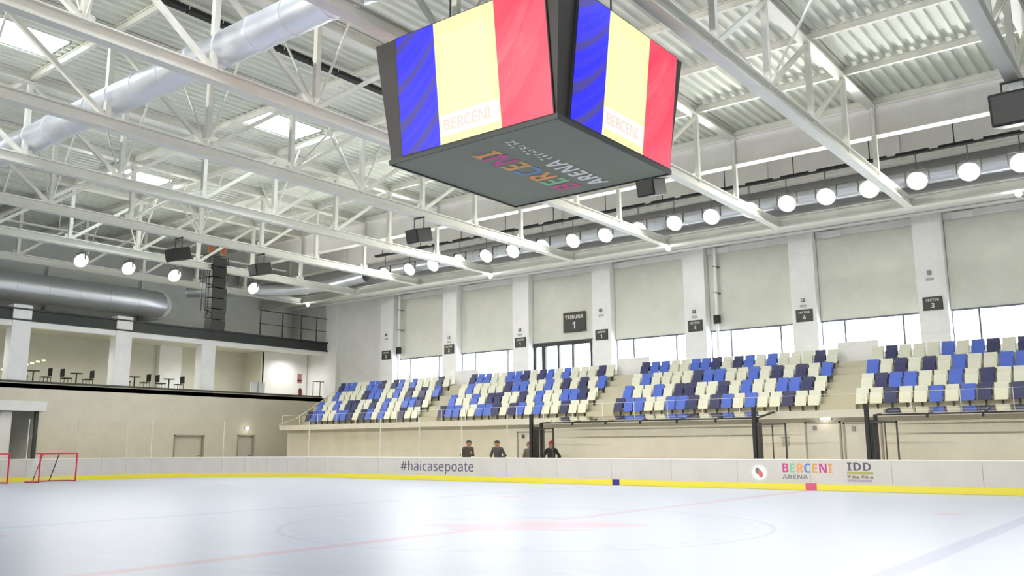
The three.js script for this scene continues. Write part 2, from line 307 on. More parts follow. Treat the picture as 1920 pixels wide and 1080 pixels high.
for (let k = -2; k <= 7; k++) {
  const g = k === -2 ? trussProto : trussProto.clone();
  g.name = numbered('roof_truss'); g.position.set(TX(k), 0, 0); g.userData = {}; scene.add(g); tag(g, trussLabel[k], 'truss', 'roof trusses across the hall');
}
// bright V-shaped rods below the two rooflights
for (const [x, z, lab] of [[-12.5, -5.45, 'white V-shaped bracing rods beneath the rooflight nearest the scoreboard'], [-22.5, -5.45, 'white V-shaped bracing rods beneath the small far rooflight']]) {
  const g = thing('bracing', lab, 'bracing');
  part('rod', rod(V(x, TB + 0.3, z + 1.5), V(x, 12.1, z), 0.035), mat.steel, g); part('rod', rod(V(x, TB + 0.3, z - 1.5), V(x, 12.1, z), 0.035), mat.steel, g);
  part('node_plate', bar(V(x, 12.1, z - 0.15), V(x, 12.1, z + 0.15), 0.06, 0.2), mat.steel, g);
  part('hanger', rod(V(x, 12.1, z), V(x, TT, z), 0.03), mat.steel, g);
}
// dark cable trays hanging under the deck, across the hall
for (const [x, z0, z1, lab] of [[-9.35, -14, 14, 'dark cable tray under the roof deck left of the scoreboard'], [-31.2, -16, 4, 'long dark cable tray under the roof at the far end']]) {
  const g = thing('cable_tray', lab, 'cable tray');
  for (let z = z0; z < z1; z += 1.0) part('tray_segment', [box(x - 0.1, DECK - 0.5, z, x + 0.1, DECK - 0.46, z + 0.96), box(x - 0.12, DECK - 0.5, z, x - 0.1, DECK - 0.385, z + 0.96), box(x + 0.1, DECK - 0.5, z, x + 0.12, DECK - 0.385, z + 0.96)], mat.tray, g);
}

// ───────────── silver ducts ─────────────
function duct(label, pts, r, ring = 1.2) {
  const g = thing('air_duct', label, 'duct');
  const curve = new THREE.CurvePath(); for (let i = 0; i < pts.length - 1; i++) curve.add(new THREE.LineCurve3(pts[i], pts[i + 1]));
  const c = pts.length > 2 ? new THREE.CatmullRomCurve3(pts, false, 'catmullrom', 0.02) : new THREE.LineCurve3(pts[0], pts[1]);
  const len = c.getLength(), n = Math.max(1, Math.round(len / ring));
  for (let i = 0; i < n; i++) {             // sections with a raised seam at each joint
    const sub = []; for (let j = 0; j <= 4; j++) sub.push(c.getPointAt(Math.min(1, (i + j / 4) / n)));
    part('duct_section', new THREE.TubeGeometry(new THREE.CatmullRomCurve3(sub), 4, r, 20), mat.silver, g);
    const a = sub[0], t = c.getTangentAt(i / n);
    part('seam', rod(a.clone().addScaledVector(t, -0.04), a.clone().addScaledVector(t, 0.04), r + 0.02, 20), mat.silver, g);
  }
  return g;
}
duct('large silver spiral duct crossing the trusses left of the scoreboard', [V(-34, 10.98, 2.0), V(14, 10.98, 2.0)], 0.42, 1.25);
duct('silver duct running behind the floodlights of the long wall', [V(-25.5, 10.98, -19.9), V(13, 10.98, -19.9)], 0.3, 1.5);
duct('wide grey duct with a bent end above the black gallery beam', [V(-34.9, 9.25, 14), V(-34.9, 9.25, 0), V(-34.9, 9.25, -11.6), V(-35.1, 9.25, -12.5), V(-36.0, 9.25, -12.9), V(-36.6, 9.25, -12.9)], 0.74, 1.6);
duct('short silver duct in the far corner above the gallery', [V(-35.5, 10.3, -14.6), V(-33.2, 10.4, -16.6), V(-31.2, 10.45, -18.4), V(-28.8, 10.6, -19.4), V(-26.2, 10.9, -19.8)], 0.32, 1.4);

// ───────────── floodlights ─────────────
const lensMat = new THREE.MeshStandardMaterial({ color: 0xffffff, emissive: FLOOD_COLOR, emissiveIntensity: 12, roughness: 0.3 });
const lampGeo = {
  can: new THREE.LatheGeometry([[0.001, -0.26], [0.14, -0.26], [0.2, -0.16], [0.33, -0.02], [0.35, 0.03], [0.33, 0.03], [0.3, -0.01], [0.001, -0.02]].map(([x, y]) => new THREE.Vector2(x, y)), 20).rotateX(Math.PI / 2),
  lens: new THREE.LatheGeometry([[0.325, 0], [0.25, 0.03], [0.12, 0.05], [0.001, 0.055]].map(([x, y]) => new THREE.Vector2(x, y)), 20).rotateX(Math.PI / 2),
  yoke: join([box(-0.4, -0.02, -0.04, -0.37, 0.4, 0.04), box(0.37, -0.02, -0.04, 0.4, 0.4, 0.04), box(-0.4, 0.37, -0.04, 0.4, 0.4, 0.04)]),
};
function flood(x, y, z, target, top, label, group, spread = 66, power = FLOOD) {
  const g = thing('floodlight', label, 'floodlight', [x, y, z], group);
  const h = new THREE.Group();
  part('yoke', lampGeo.yoke, mat.handle, g);
  part('drop_rod', rod(V(0, 0.39, 0), V(0, top - y, 0), 0.022), mat.handle, g);
  const q = new THREE.Quaternion().setFromUnitVectors(V(0, 0, 1), V(target[0] - x, target[1] - y, target[2] - z).normalize());
  const c = part('housing', lampGeo.can, mat.white, g); c.quaternion.copy(q);
  const l = part('lens', lampGeo.lens, lensMat, c); l.castShadow = false;
  const s = new THREE.SpotLight(FLOOD_COLOR, power, 0, spread * R, power > FLOOD ? 1 : 0.9, 2); const d = V(target[0] - x, target[1] - y, target[2] - z).normalize();
  s.position.copy(d.clone().multiplyScalar(0.12)); s.target.position.copy(d.clone().multiplyScalar(5)); s.castShadow = true; s.shadow.radius = 10; s.shadow.mapSize.set(512, 512); s.shadow.camera.near = 0.05; s.name = 'reflection_light'; s.target.name = 'lamp_aim'; g.add(s, s.target);
}
const LX = [6.42, 4.87, 3.23, 1.61, 0.06, -1.42, -2.9, -4.53, -6.18, -7.87, -9.54, -11.23, -12.91, -14.65, -16.28, -17.99, -19.79, -21.45, -23.26];
LX.forEach((x, i) => flood(x, 10.48, -18.5, [x + 0.8, 0, -4], 11.46, i === 0 ? 'floodlight at the right picture edge in the long wall row' : `floodlight in the long wall row, ${ORD[18 - i]} counted from the left corner`, 'floodlights along the long wall', 84));
[-6.14, -8.5, -10.99, -13.4, -15.82].forEach((z, i) => flood(-31, 10.2, z, [-12, 0, z], 11.46, ['leftmost floodlight above the end gallery', 'second floodlight from the left above the end gallery', 'third floodlight above the end gallery, left of the line array', 'floodlight hidden behind the black line array', 'floodlight above the end gallery, right of the line array'][i], 'floodlights above the end gallery', 84));
for (let i = 0; i < 19; i++) flood(-24 + i * 2.2, 10.48, 16.9, [-24 + i * 2.2, 1, -17], 11.46, `floodlight of the near row behind the viewer, number ${ORD[i]}`, 'floodlights of the near row', 42, FLOOD_NEAR);
{
  const t = thing('lighting_tray', 'dark lighting tray above the long wall floodlights', 'cable tray');
  for (let x = -24; x < 9; x += 1.4) part('tray_segment', [box(x, 11.46, -18.6, x + 1.39, 11.5, -18.4), box(x, 11.5, -18.6, x + 1.1, 11.56, -18.57), box(x, 11.5, -18.43, x + 1.1, 11.56, -18.4)], mat.tray, t);
  for (let x = -23.5; x < 9; x += 2.8) part('hanger', rod(V(x, 11.5, -18.5), V(x, DECK - 0.1, -18.5), 0.02), mat.darksteel, t);
  const t2 = thing('lighting_tray', 'dark lighting tray outside the view above the near floodlights', 'cable tray');
  for (let x = -25; x < 17; x += 2) part('tray_segment', box(x, 11.46, 16.8, x + 1.99, 11.52, 17.0), mat.tray, t2);
  for (let x = -24.5; x < 17; x += 4) part('hanger', rod(V(x, 11.5, 16.9), V(x, DECK - 0.1, 16.9), 0.02), mat.darksteel, t2);
}
{
  const t = thing('lighting_tray', 'white lighting rail above the floodlights before the end gallery', 'cable tray');
  for (let z = -18; z < 4; z += 2) part('tray_segment', box(-31.1, 11.46, z, -30.9, 11.52, z + 1.99), mat.steel, t);
  for (let z = -17; z < 4; z += 4) part('hanger', rod(V(-31, 11.5, z), V(-31, DECK - 0.1, z), 0.02), mat.steel, t);
}
// small bright safety lamps on the wall beam
const smallGlow = new THREE.MeshStandardMaterial({ color: 0xffffff, emissive: 0xffffff, emissiveIntensity: 5 });
[[6.0, 'above the rightmost blind'], [-7.5, 'above the middle column'], [-17.6, 'above the third column from the corner'], [-31.9, 'in the far corner of the hall']].forEach(([x, w]) => {
  const g = thing('safety_lamp', `small white safety lamp on the wall beam ${w}`, 'lamp', [x, YT - 0.33, -20.4], 'safety lamps on the beam');
  part('bracket', box(-0.06, -0.04, -0.06, 0.06, 0, 0.06), mat.white, g); part('bulb', new THREE.SphereGeometry(0.11, 14, 10).translate(0, -0.13, 0), smallGlow, g);
  const p = new THREE.PointLight(0xffffff, 1.2, 0, 2); p.position.set(0, -0.3, 0.1); p.castShadow = true; p.shadow.radius = 5; p.name = 'reflection_light'; g.add(p);
});

// ───────────── cube scoreboard ─────────────
function canvasTex(w, h, draw) { const c = document.createElement('canvas'); c.width = w; c.height = h; draw(c.getContext('2d'), w, h); const t = new THREE.CanvasTexture(c); t.colorSpace = THREE.SRGBColorSpace; t.anisotropy = 8; return t; }
const BERCENI = [['B', '#c2417e'], ['E', '#7cc48f'], ['R', '#e89a4f'], ['C', '#5a86bd'], ['E', '#d9a052'], ['N', '#c23a8c'], ['I', '#e0994e']];
{
  const cx = 0.12, cz = -0.22, y0 = 7.0, y1 = 9.4, h0 = 2.0, h1 = 2.26;
  const g = thing('cube_scoreboard', 'hanging cube scoreboard showing a blue, yellow and red flag', 'scoreboard', [cx, y0, cz]);
  // dark tapered body
  const H = y1 - y0, body = new THREE.CylinderGeometry(h1 * Math.SQRT2, h0 * Math.SQRT2, H, 4, 1).rotateY(Math.PI / 4).translate(0, H / 2, 0).toNonIndexed(); body.computeVertexNormals();
  part('body', body, M(46, 42, 40, { roughness: 0.55 }), g);
  part('underside', box(-h0 - 0.01, -0.06, -h0 - 0.01, h0 + 0.01, -0.004, h0 + 0.01), M(112, 118, 104, { roughness: 0.5 }), g);
  part('bottom_edge', [box(-h0 - 0.04, -0.08, -h0 - 0.04, h0 + 0.04, 0.02, -h0), box(-h0 - 0.04, -0.08, h0, h0 + 0.04, 0.02, h0 + 0.04), box(-h0 - 0.04, -0.08, -h0, -h0, 0.02, h0), box(h0, -0.08, -h0, h0 + 0.04, 0.02, h0)], mat.darksteel, g);
  const flag = canvasTex(512, 352, (c, w, h) => {
    const b0 = 0.28 * w, b1 = 0.69 * w, s0 = seed; seed = 5;
    c.fillStyle = 'rgb(48,40,236)'; c.fillRect(0, 0, b0, h);
    c.save(); c.beginPath(); c.rect(0, 0, b0, h); c.clip();
    for (let i = 0; i < 16; i++) { c.fillStyle = i % 3 ? 'rgba(8,6,255,0.45)' : 'rgba(78,68,112,0.6)'; const y = -60 + i * 36 + rnd() * 16; c.beginPath(); c.moveTo(-10, y + 90); c.quadraticCurveTo(70, y + 60, b0 + 10, y - 34); c.lineTo(b0 + 10, y - 34 + 10 + rnd() * 26); c.quadraticCurveTo(70, y + 80, -10, y + 108 + rnd() * 26); c.fill(); }
    c.restore();
    c.fillStyle = 'rgb(255,252,178)'; c.fillRect(b0, 0, b1 - b0, h); c.fillStyle = 'rgba(255,255,196,0.6)'; c.fillRect(b0 + 20, 40, b1 - b0 - 44, h - 110);
    c.fillStyle = 'rgb(255,62,96)'; c.fillRect(b1, 0, w - b1, h);
    for (let i = 0; i < 9; i++) { c.fillStyle = i % 2 ? 'rgba(255,40,78,0.4)' : 'rgba(255,108,122,0.35)'; c.save(); c.beginPath(); c.rect(b1, 0, w - b1, h); c.clip(); c.beginPath(); c.ellipse(b1 + rnd() * 150, rnd() * h, 30, 110, 0.7, 0, 7); c.fill(); c.restore(); }
    c.fillStyle = 'rgb(255,255,250)'; c.fillRect(b0 + 4, h - 82, b1 - b0 - 8, 60);
    c.font = 'bold 46px sans-serif'; c.textBaseline = 'middle'; const txt = BERCENI; let x = b0 + 12;
    for (const [ch, col] of txt) { c.fillStyle = 'rgba(232,214,202,0.9)'; c.fillText(ch, x, h - 52); x += c.measureText(ch).width * 0.86; }
    seed = s0;
  });
  const tilt = Math.atan2(h1 - h0, H), sw = 3.62, sh2 = Math.hypot(H, h1 - h0) - 0.05, scr = new THREE.MeshStandardMaterial({ color: 0x080808, emissive: 0xffffff, emissiveMap: flag, emissiveIntensity: 0.92, roughness: 0.4 });
  for (let i = 0; i < 4; i++) {
    const f = new THREE.Group(); f.name = 'screen_face'; f.rotation.y = i * Math.PI / 2; g.add(f);
    const mid = (h0 + h1) / 2, m = part('screen', new THREE.PlaneGeometry(sw, sh2), scr, f); m.position.set(0.15, H / 2, mid + 0.045); m.rotation.x = tilt;
    const b = part('screen_back', new THREE.BoxGeometry(sw + 0.04, sh2 + 0.04, 0.07), mat.black, f); b.position.set(0.15, H / 2, mid + 0.005); b.rotation.x = tilt;
    for (const [col, xo, ww, k] of [[new THREE.Color().setRGB(0.05, 0.04, 0.85), -1.3, 1.0, 1], [new THREE.Color().setRGB(1, 0.9, 0.38), -0.05, 1.48, 1], [new THREE.Color().setRGB(1, 0.06, 0.12), 1.25, 1.1, 1]]) {
      const r = new THREE.RectAreaLight(col, 3.2 * k, ww, sh2 - 0.05); r.position.set(0.15 + xo, H / 2, mid + 0.06); r.rotation.set(tilt, Math.PI, 0, 'YXZ'); r.name = 'screen_light'; f.add(r);
    }
  }
  // lettering on the underside, read from the far side
  const under = canvasTex(1024, 448, (c, w, h) => {
    c.clearRect(0, 0, w, h); c.textBaseline = 'alphabetic'; c.font = 'bold 236px sans-serif'; let x = 20;
    for (const [ch, col] of BERCENI) { c.fillStyle = col; c.fillText(ch, x, 216); x += c.measureText(ch).width * 0.9; }
    c.fillStyle = '#e9e9e4'; c.font = 'bold 168px sans-serif'; c.fillText('ARENA', 10, 398);
    for (let i = 0; i < 9; i++) { c.fillRect(606 + i * 44, 316 + (i % 3) * 12, 26, 12); c.fillRect(606 + i * 44, 356, 12, 36); if (i % 2) c.fillRect(622 + i * 44, 372, 18, 12); }
  });
  const m = part('lettering', new THREE.PlaneGeometry(3.5, 1.53), new THREE.MeshStandardMaterial({ map: under, transparent: true, alphaTest: 0.4, roughness: 0.5 }), g, 'coloured name lettering on the underside');
  m.matrixAutoUpdate = true; m.quaternion.setFromRotationMatrix(new THREE.Matrix4().makeBasis(V(0, 0, 1), V(-1, 0, 0), V(0, -1, 0))); m.position.set(0.28 - cx, -0.066, -0.2 - cz);
  for (const [x, z] of [[-1.2, -1.2], [1.2, -1.2], [-1.2, 1.2], [1.2, 1.2]]) part('hanging_cable', rod(V(x, H, z), V(x, TT + 0.3 - y0, z), 0.02), mat.darksteel, g);
  part('suspension_frame', [bar(V(-1.3, H + 0.1, -1.2), V(1.3, H + 0.1, -1.2), 0.1), bar(V(-1.3, H + 0.1, 1.2), V(1.3, H + 0.1, 1.2), 0.1), bar(V(-1.2, H + 0.1, -1.2), V(-1.2, H + 0.1, 1.2), 0.1), bar(V(1.2, H + 0.1, -1.2), V(1.2, H + 0.1, 1.2), 0.1)], mat.darksteel, g);
}

// ───────────── black hanging loudspeakers ─────────────
function speaker(x, z, label, s = 1) {
  const g = thing('hanging_speaker', label, 'loudspeaker', [x, 9.3, z], 'loudspeakers hanging from the trusses');
  part('cabinet', new RoundedBoxGeometry(0.62 * s, 0.52 * s, 0.85 * s, 2, 0.05).rotateX(0.25), mat.black, g);
  part('grille', new RoundedBoxGeometry(0.54 * s, 0.44 * s, 0.03, 1, 0.012).translate(0, 0, 0.43 * s).rotateX(0.25), mat.darksteel, g);
  part('bracket', [rod(V(-0.25, 0.15, 0), V(-0.25, 0.7, 0), 0.02), rod(V(0.25, 0.15, 0), V(0.25, 0.7, 0), 0.02), bar(V(-0.27, 0.69, 0), V(0.27, 0.69, 0), 0.05)], mat.darksteel, g);
}
speaker(-12.5, -9.95, 'black loudspeaker hanging under a truss left of the scoreboard'); speaker(-22.5, -10.1, 'black loudspeaker hanging right of the line array'); speaker(-22.5, -6.05, 'black loudspeaker hanging left of the line array'); speaker(-2.5, -9.9, 'black loudspeaker just below the right edge of the scoreboard'); speaker(7.5, -9.6, 'large black loudspeaker at the right picture edge', 1.5);
{
  const g = thing('line_array', 'tall black line array loudspeaker hanging in a frame before the gallery', 'loudspeaker', [-27.5, 7.1, -11.2]);
  for (let i = 0; i < 7; i++) part('cabinet', new RoundedBoxGeometry(0.6, 0.5, 0.78, 2, 0.03).rotateZ(-0.05 * (6 - i) * 0.6).translate(0.02 * (6 - i) - 0.1, 0.25 + i * 0.52, 0), mat.black, g);
  part('frame', [-0.58, 0.58].flatMap((z) => [rod(V(0, 0.9, z), V(0, 3.7, z), 0.025), rod(V(-0.35, 0.9, z), V(-0.35, 3.7, z), 0.025)]), mat.darksteel, g);
  part('frame_rail', [bar(V(0, 3.7, -0.6), V(0, 3.7, 0.6), 0.06), bar(V(-0.35, 3.7, -0.6), V(-0.35, 3.7, 0.6), 0.06), bar(V(0, 0.9, -0.6), V(0, 0.9, 0.6), 0.04), bar(V(0.02, 2.2, 0.4), V(0.02, 2.2, 0.6), 0.04)], mat.darksteel, g);
  for (const z of [-0.35, 0.35]) part('chain_hoist', new RoundedBoxGeometry(0.22, 0.36, 0.22, 2, 0.04).translate(-0.1, 4.0, z), M(150, 88, 52), g);
  part('hanging_rod', [rod(V(-0.1, 3.7, 0), V(-0.1, TB - 7.1 + 1.3, 0), 0.03)], mat.darksteel, g);
}

// ───────────── rink boards ─────────────
const BH = 0.975;
{
  const g = thing('rink_boards', 'white rink boards with a yellow kick plate round the ice', 'boards');
  const path = []; const seg = (a, b, n) => { for (let i = 0; i < n; i++) path.push([a.clone().lerp(b, i / n), a.clone().lerp(b, (i + 1) / n)]); };
  const arc = (x, z, a0) => { for (let i = 0; i < 12; i++) { const p = (t) => V(x + RC * Math.cos(a0 + t * Math.PI / 24), 0, z + RC * Math.sin(a0 + t * Math.PI / 24)); path.push([p(i), p(i + 1)]); } };
  seg(V(-RX + RC, 0, -RZ), V(RX - RC, 0, -RZ), 18); arc(RX - RC, -RZ + RC, -Math.PI / 2); seg(V(RX, 0, -RZ + RC), V(RX, 0, RZ - RC), 6); arc(RX - RC, RZ - RC, 0);
  seg(V(RX - RC, 0, RZ), V(-RX + RC, 0, RZ), 18); arc(-RX + RC, RZ - RC, Math.PI / 2); seg(V(-RX, 0, RZ - RC), V(-RX, 0, -RZ + RC), 6); arc(-RX + RC, -RZ + RC, Math.PI);
  const cache = {};
  for (const [a, b] of path) {
    const l = a.distanceTo(b), k = l.toFixed(2);
    cache[k] ??= { p: box(-l / 2 + 0.004, 0.2, 0, l / 2 - 0.004, BH - 0.03, 0.12), k: box(-l / 2, 0, -0.015, l / 2, 0.2, 0.13), c: box(-l / 2, BH - 0.03, -0.02, l / 2, BH, 0.16) };
    const ang = -Math.atan2(b.z - a.z, b.x - a.x) + Math.PI, mid = a.clone().add(b).multiplyScalar(0.5);
    for (const [n, ge, ma] of [['board_panel', cache[k].p, mat.board], ['kick_plate', cache[k].k, mat.yellow], ['cap_rail', cache[k].c, mat.cap]]) { const m = part(n, ge, ma, g); m.position.copy(mid); m.rotation.y = ang; }
  }
  const print = (name, label, x0, x1, y0, y1, w, h, draw) => {
    const t = canvasTex(w, h, draw), m = part(name, new THREE.PlaneGeometry(x1 - x0, y1 - y0), new THREE.MeshStandardMaterial({ map: t, transparent: true, alphaTest: 0.35, roughness: 0.4 }), g, label);
    m.position.set((x0 + x1) / 2, (y0 + y1) / 2, -RZ + 0.006);
  };
  print('printed_slogan', 'dark slogan #haicasepoate', -18.6, -14.2, 0.24, 0.88, 1024, 148, (c, w, h) => { c.fillStyle = '#5a5670'; c.font = '128px sans-serif'; c.textBaseline = 'alphabetic'; const s = '#haicasepoate', m = c.measureText(s).width; c.save(); c.scale(w / (m + 8), 1); c.fillText(s, 4, 112); c.restore(); });
  print('round_emblem', 'small round emblem in grey and red', -2.02, -1.42, 0.24, 0.82, 256, 256, (c) => { c.fillStyle = '#f4f0ea'; c.beginPath(); c.arc(128, 128, 122, 0, 7); c.fill(); c.strokeStyle = '#c4c2bb'; c.lineWidth = 10; c.beginPath(); c.arc(128, 128, 112, 0, 7); c.stroke(); c.fillStyle = '#6d7266'; c.beginPath(); c.ellipse(104, 104, 34, 52, -0.2, 0, 7); c.fill(); c.fillStyle = '#cf6a68'; c.beginPath(); c.ellipse(146, 146, 34, 56, -0.2, 0, 7); c.fill(); });
  print('arena_logo', 'multicoloured arena name', -0.95, 0.72, 0.3, 0.86, 768, 256, (c, w) => {
    c.textBaseline = 'alphabetic'; c.font = 'bold 186px sans-serif'; let tot = 0; for (const [ch] of BERCENI) tot += c.measureText(ch).width; c.save(); c.scale(w / tot, 1); let x = 0; for (const [ch, col] of BERCENI) { c.fillStyle = col; c.fillText(ch, x, 142); x += c.measureText(ch).width; } c.restore();
    c.fillStyle = '#7d7d80'; c.font = 'bold 88px sans-serif'; c.save(); c.scale(1.35, 1); c.fillText('ARENA', 6, 236); c.restore();
  });
  print('sponsor_logo', 'dark three-letter logo with yellow stripe', 1.16, 2.02, 0.24, 0.9, 384, 292, (c, w) => {
    c.fillStyle = '#55535a'; c.font = 'bold 150px sans-serif'; c.textBaseline = 'alphabetic'; const s = 'IDD', m = c.measureText(s).width; c.save(); c.scale(340 / m, 1); c.fillText(s, 0, 118); c.restore();
    c.fillStyle = '#a9a555'; c.fillRect(0, 132, 352, 34); c.fillStyle = '#8f8577'; for (let i = 0; i < 6; i++) c.fillRect(i * 60 + (i % 2) * 6, 182 + (i % 3) * 6, 46, 36); c.fillStyle = '#a597a0'; for (let i = 0; i < 8; i++) c.fillRect(i * 42, 240, 34, 30);
  });
  part('blue_line_mark', box(-7.45, 0, -RZ - 0.005, -7.15, 0.2, -RZ + 0.02), M(56, 54, 140), g); part('red_line_mark', box(-0.18, 0, -RZ - 0.005, 0.18, 0.22, -RZ + 0.02), M(214, 100, 132), g); part('blue_line_mark', box(7.15, 0, -RZ - 0.005, 7.45, 0.2, -RZ + 0.02), M(56, 54, 140), g);

  // protective glass: far end, corner and the far side up to the first bench post
  const sg = thing('safety_glass', 'clear safety glass panes standing on the far boards', 'glass screen');
  const gl = {}, postMat = M(208, 206, 196, { roughness: 0.4 });
  for (const [a, b] of path) {
    const mid = a.clone().add(b).multiplyScalar(0.5);
    if (!((mid.x < -11.6 && mid.z < 0) || (mid.x < -RX + RC && mid.z < 8))) continue;
    const l = a.distanceTo(b), k = l.toFixed(2), ang = -Math.atan2(b.z - a.z, b.x - a.x) + Math.PI;
    gl[k] ??= [box(-l / 2 + 0.015, BH + 0.002, 0.06, l / 2 - 0.015, BH + 1.75, 0.072), box(-l / 2 - 0.018, BH + 0.002, 0.05, -l / 2 + 0.018, BH + 1.75, 0.085)];
    const p = part('pane', gl[k][0], mat.glass, sg); p.position.copy(mid); p.rotation.y = ang;
    if (l > 1.2 || rnd() < 0.5) { const q = part('support_post', gl[k][1], postMat, sg); q.position.copy(mid); q.rotation.y = ang; }
  }
}

// ───────────── spectator stand ─────────────
const ROW = (r) => ({ z: -18.7 - 0.78 * r, y: 2.6 + 0.565 * r });
const SX0 = -30.4, SX1 = 14;
const AISLES = [[-20.9, -19.65], [-10.85, -9.5], [-0.72, 0.5], [9.3, 10.5]];
{
  const g = struct('trim_3', 'stepped concrete spectator stand below the windows', 'stand');
  for (let r = 0; r < 4; r++) { const p = ROW(r); part('terrace_step', box(SX0, r ? ROW(r - 1).y - 0.1 : 2.42, r ? p.z + 0.4 : -17.6, SX1, p.y, FZ0), mat.concrete, g); }
  part('concourse', box(SX0, 4.3, FZ0, SX1, 4.72, -21.75), mat.concrete, g);
  for (const [a, b] of AISLES) for (let r = 0; r < 4; r++) for (let h = 0; h < 2; h++) { const p = ROW(r); part('aisle_step', box(a, p.y, p.z - 0.38 + h * 0.0, b, p.y + 0.28, p.z - 0.02), mat.concrete, g); break; }
  part('fascia', box(SX0, 2.36, -17.62, SX1, 2.62, -17.56), mat.beige, g);
  part('undercroft_wall', box(SX0, -0.03, -18.5, SX1, 2.42, -18.2), mat.beige, g);
  const sh = new THREE.Shape([[0, 0], [0, 0.3], [1.1, 0.62], [3.9, 2.25], [5.8, 2.25], [5.8, 0]].map(([a, b]) => new THREE.Vector2(a, b)));
  const side = metric(new THREE.ExtrudeGeometry(sh, { depth: 0.12, bevelEnabled: false }).rotateY(Math.PI / 2).translate(SX0 - 0.12, 2.42, -17.6));
  part('side_wall', side, mat.concrete, g); part('side_lower_wall', box(SX0 - 0.12, -0.03, FZ0, SX0, 2.42, -18.2), mat.beige, g);
  // walls at the head of each aisle
  for (const [a, b] of AISLES.slice(0, 3)) part('aisle_head_wall', box(a - 0.2, 4.3, -21.8, b + 0.1, 5.4, -21.68), mat.wall, g);
}
// glass balustrade along the front edge
{
  const g = thing('glass_balustrade', 'low glass balustrade along the front edge of the stand', 'balustrade');
  const pane = box(-0.73, 0, -0.006, 0.73, 0.56, 0.006), post = box(-0.008, 0, -0.012, 0.008, 0.58, 0.012), rail = box(-0.75, 0.56, -0.006, 0.75, 0.57, 0.006);
  for (let i = 0; i < 28; i++) { const x = SX0 + 0.75 + i * 1.5; for (const [n, ge, ma, dx] of [['pane', pane, mat.glass, 0], ['post', post, mat.white, -0.75], ['handrail', rail, mat.white, 0]]) { const m = part(n, ge, ma, g); m.position.set(x + dx, 2.6, -17.72); } }
}
// seats
const seatMat = { c: M(220, 221, 202, { roughness: 0.45 }), b: M(76, 106, 202, { roughness: 0.45 }), n: M(50, 54, 96, { roughness: 0.45 }) };
const seatName = { c: 'cream', b: 'blue', n: 'navy' };
const backG = (() => { const g = new RoundedBoxGeometry(0.43, 0.42, 0.035, 2, 0.017), p = g.attributes.position; for (let i = 0; i < p.count; i++) { const x = p.getX(i); p.setZ(i, p.getZ(i) + 0.9 * x * x); } g.computeVertexNormals(); return g.rotateX(-0.14).translate(0, 0.6, -0.2); })();
const panG = (() => { const g = new RoundedBoxGeometry(0.41, 0.4, 0.045, 2, 0.02), p = g.attributes.position; for (let i = 0; i < p.count; i++) { const x = p.getX(i), y = p.getY(i); p.setZ(i, p.getZ(i) + 0.5 * x * x + 0.5 * y * y); } g.computeVertexNormals(); return g.rotateX(-0.3).translate(0, 0.42, -0.02); })();
const footG = join([box(-0.03, 0, -0.2, 0.03, 0.3, -0.14), box(-0.19, 0.26, -0.22, 0.19, 0.31, -0.12), box(-0.06, 0, -0.24, 0.06, 0.02, -0.06)]);
const PAT = ['nbbccbbncnbcbccncc', 'bccbcnnccncbccbbnc', 'cbccccnbbccbcncncb', 'nbbccbbncnbcbcccnc'];
const PATD = ['ccnccbcbncncb', 'cnbbccbcnccbc', 'bcncncbccbbcn', 'cncccbcbncnbc'];
const SECT = [[-29.4, PAT, 'far left stand section'], [-19.32, PAT, 'second stand section from left'], [-9.23, PAT, 'third stand section from left'], [0.74, PATD, 'rightmost stand section']];
const RN = ['front', 'second', 'third', 'back'];
const seatProto = {};
for (const [x0, pat, sname] of SECT) for (let r = 0; r < 4; r++) for (let i = 0; i < pat[r].length; i++) {
  const c = pat[r][i], p = ROW(r), pos = [x0 + i * 0.487, p.y, p.z], label = `${seatName[c]} plastic seat, ${ORD[i]} from left, ${RN[r]} row, ${sname}`;
  if (!seatProto[c]) { const g = thing('stadium_seat', label, 'seat', pos, 'plastic seats of the stand'); part('backrest', backG, seatMat[c], g); part('seat_pan', panG, seatMat[c], g); part('seat_bracket', footG, mat.darksteel, g); seatProto[c] = g; }
  else copyOf(seatProto[c], label, pos, 'plastic seats of the stand');
}
// signs on the columns and above the door
function sign(x, y, w, h, word, num, label, z = ZC) {
  const t = canvasTex(256, Math.round(256 * h / w), (c, W, H) => { c.fillStyle = '#3c3b36'; c.fillRect(0, 0, W, H); c.fillStyle = '#d9d9d2'; c.textAlign = 'center'; c.textBaseline = 'middle'; c.font = `bold ${H * 0.26}px sans-serif`; c.fillText(word, W / 2, H * 0.24, W * 0.84); c.font = `bold ${H * 0.5}px sans-serif`; c.fillText(num, W / 2, H * 0.67); });
  const g = thing('sector_sign', label, 'sign', [x, y, z]);
  part('plate', new RoundedBoxGeometry(w, h, 0.04, 1, 0.01).translate(0, 0, 0.02), mat.black, g);
  const m = part('print', new THREE.PlaneGeometry(w - 0.02, h - 0.02), new THREE.MeshStandardMaterial({ map: t, roughness: 0.5 }), g); m.position.z = 0.043;
}
const nums = ['3', '4', '4', '1', '1', '2', '2'];
for (let k = 0; k < 7; k++) {
  sign(CX(k), 6.79, 0.72, 0.52, 'SECTOR', nums[k], `small dark sector sign on a column, ${ORD[6 - k]} one from the hall corner`);
  const fx = thing('wall_sensor', `small grey sensor above the sector sign ${ORD[6 - k]} from the hall corner`, 'sensor', [CX(k) - 0.03, 7.45 + (k % 3 === 0 ? 0.55 : 0), ZC], 'small fixtures on the columns');
  part('sensor_body', new RoundedBoxGeometry(0.16, 0.16, 0.08, 2, 0.03).translate(0, 0, 0.04), mat.handle, fx); part('sensor_plate', box(-0.14, -0.3, 0, 0.14, -0.2, 0.02), M(176, 176, 170), fx);
}
sign(-14.48, 7.62, 1.35, 1.02, 'TRIBUNA', '1', 'large dark sign on the panel above the double doors', FZ0 + 0.065);
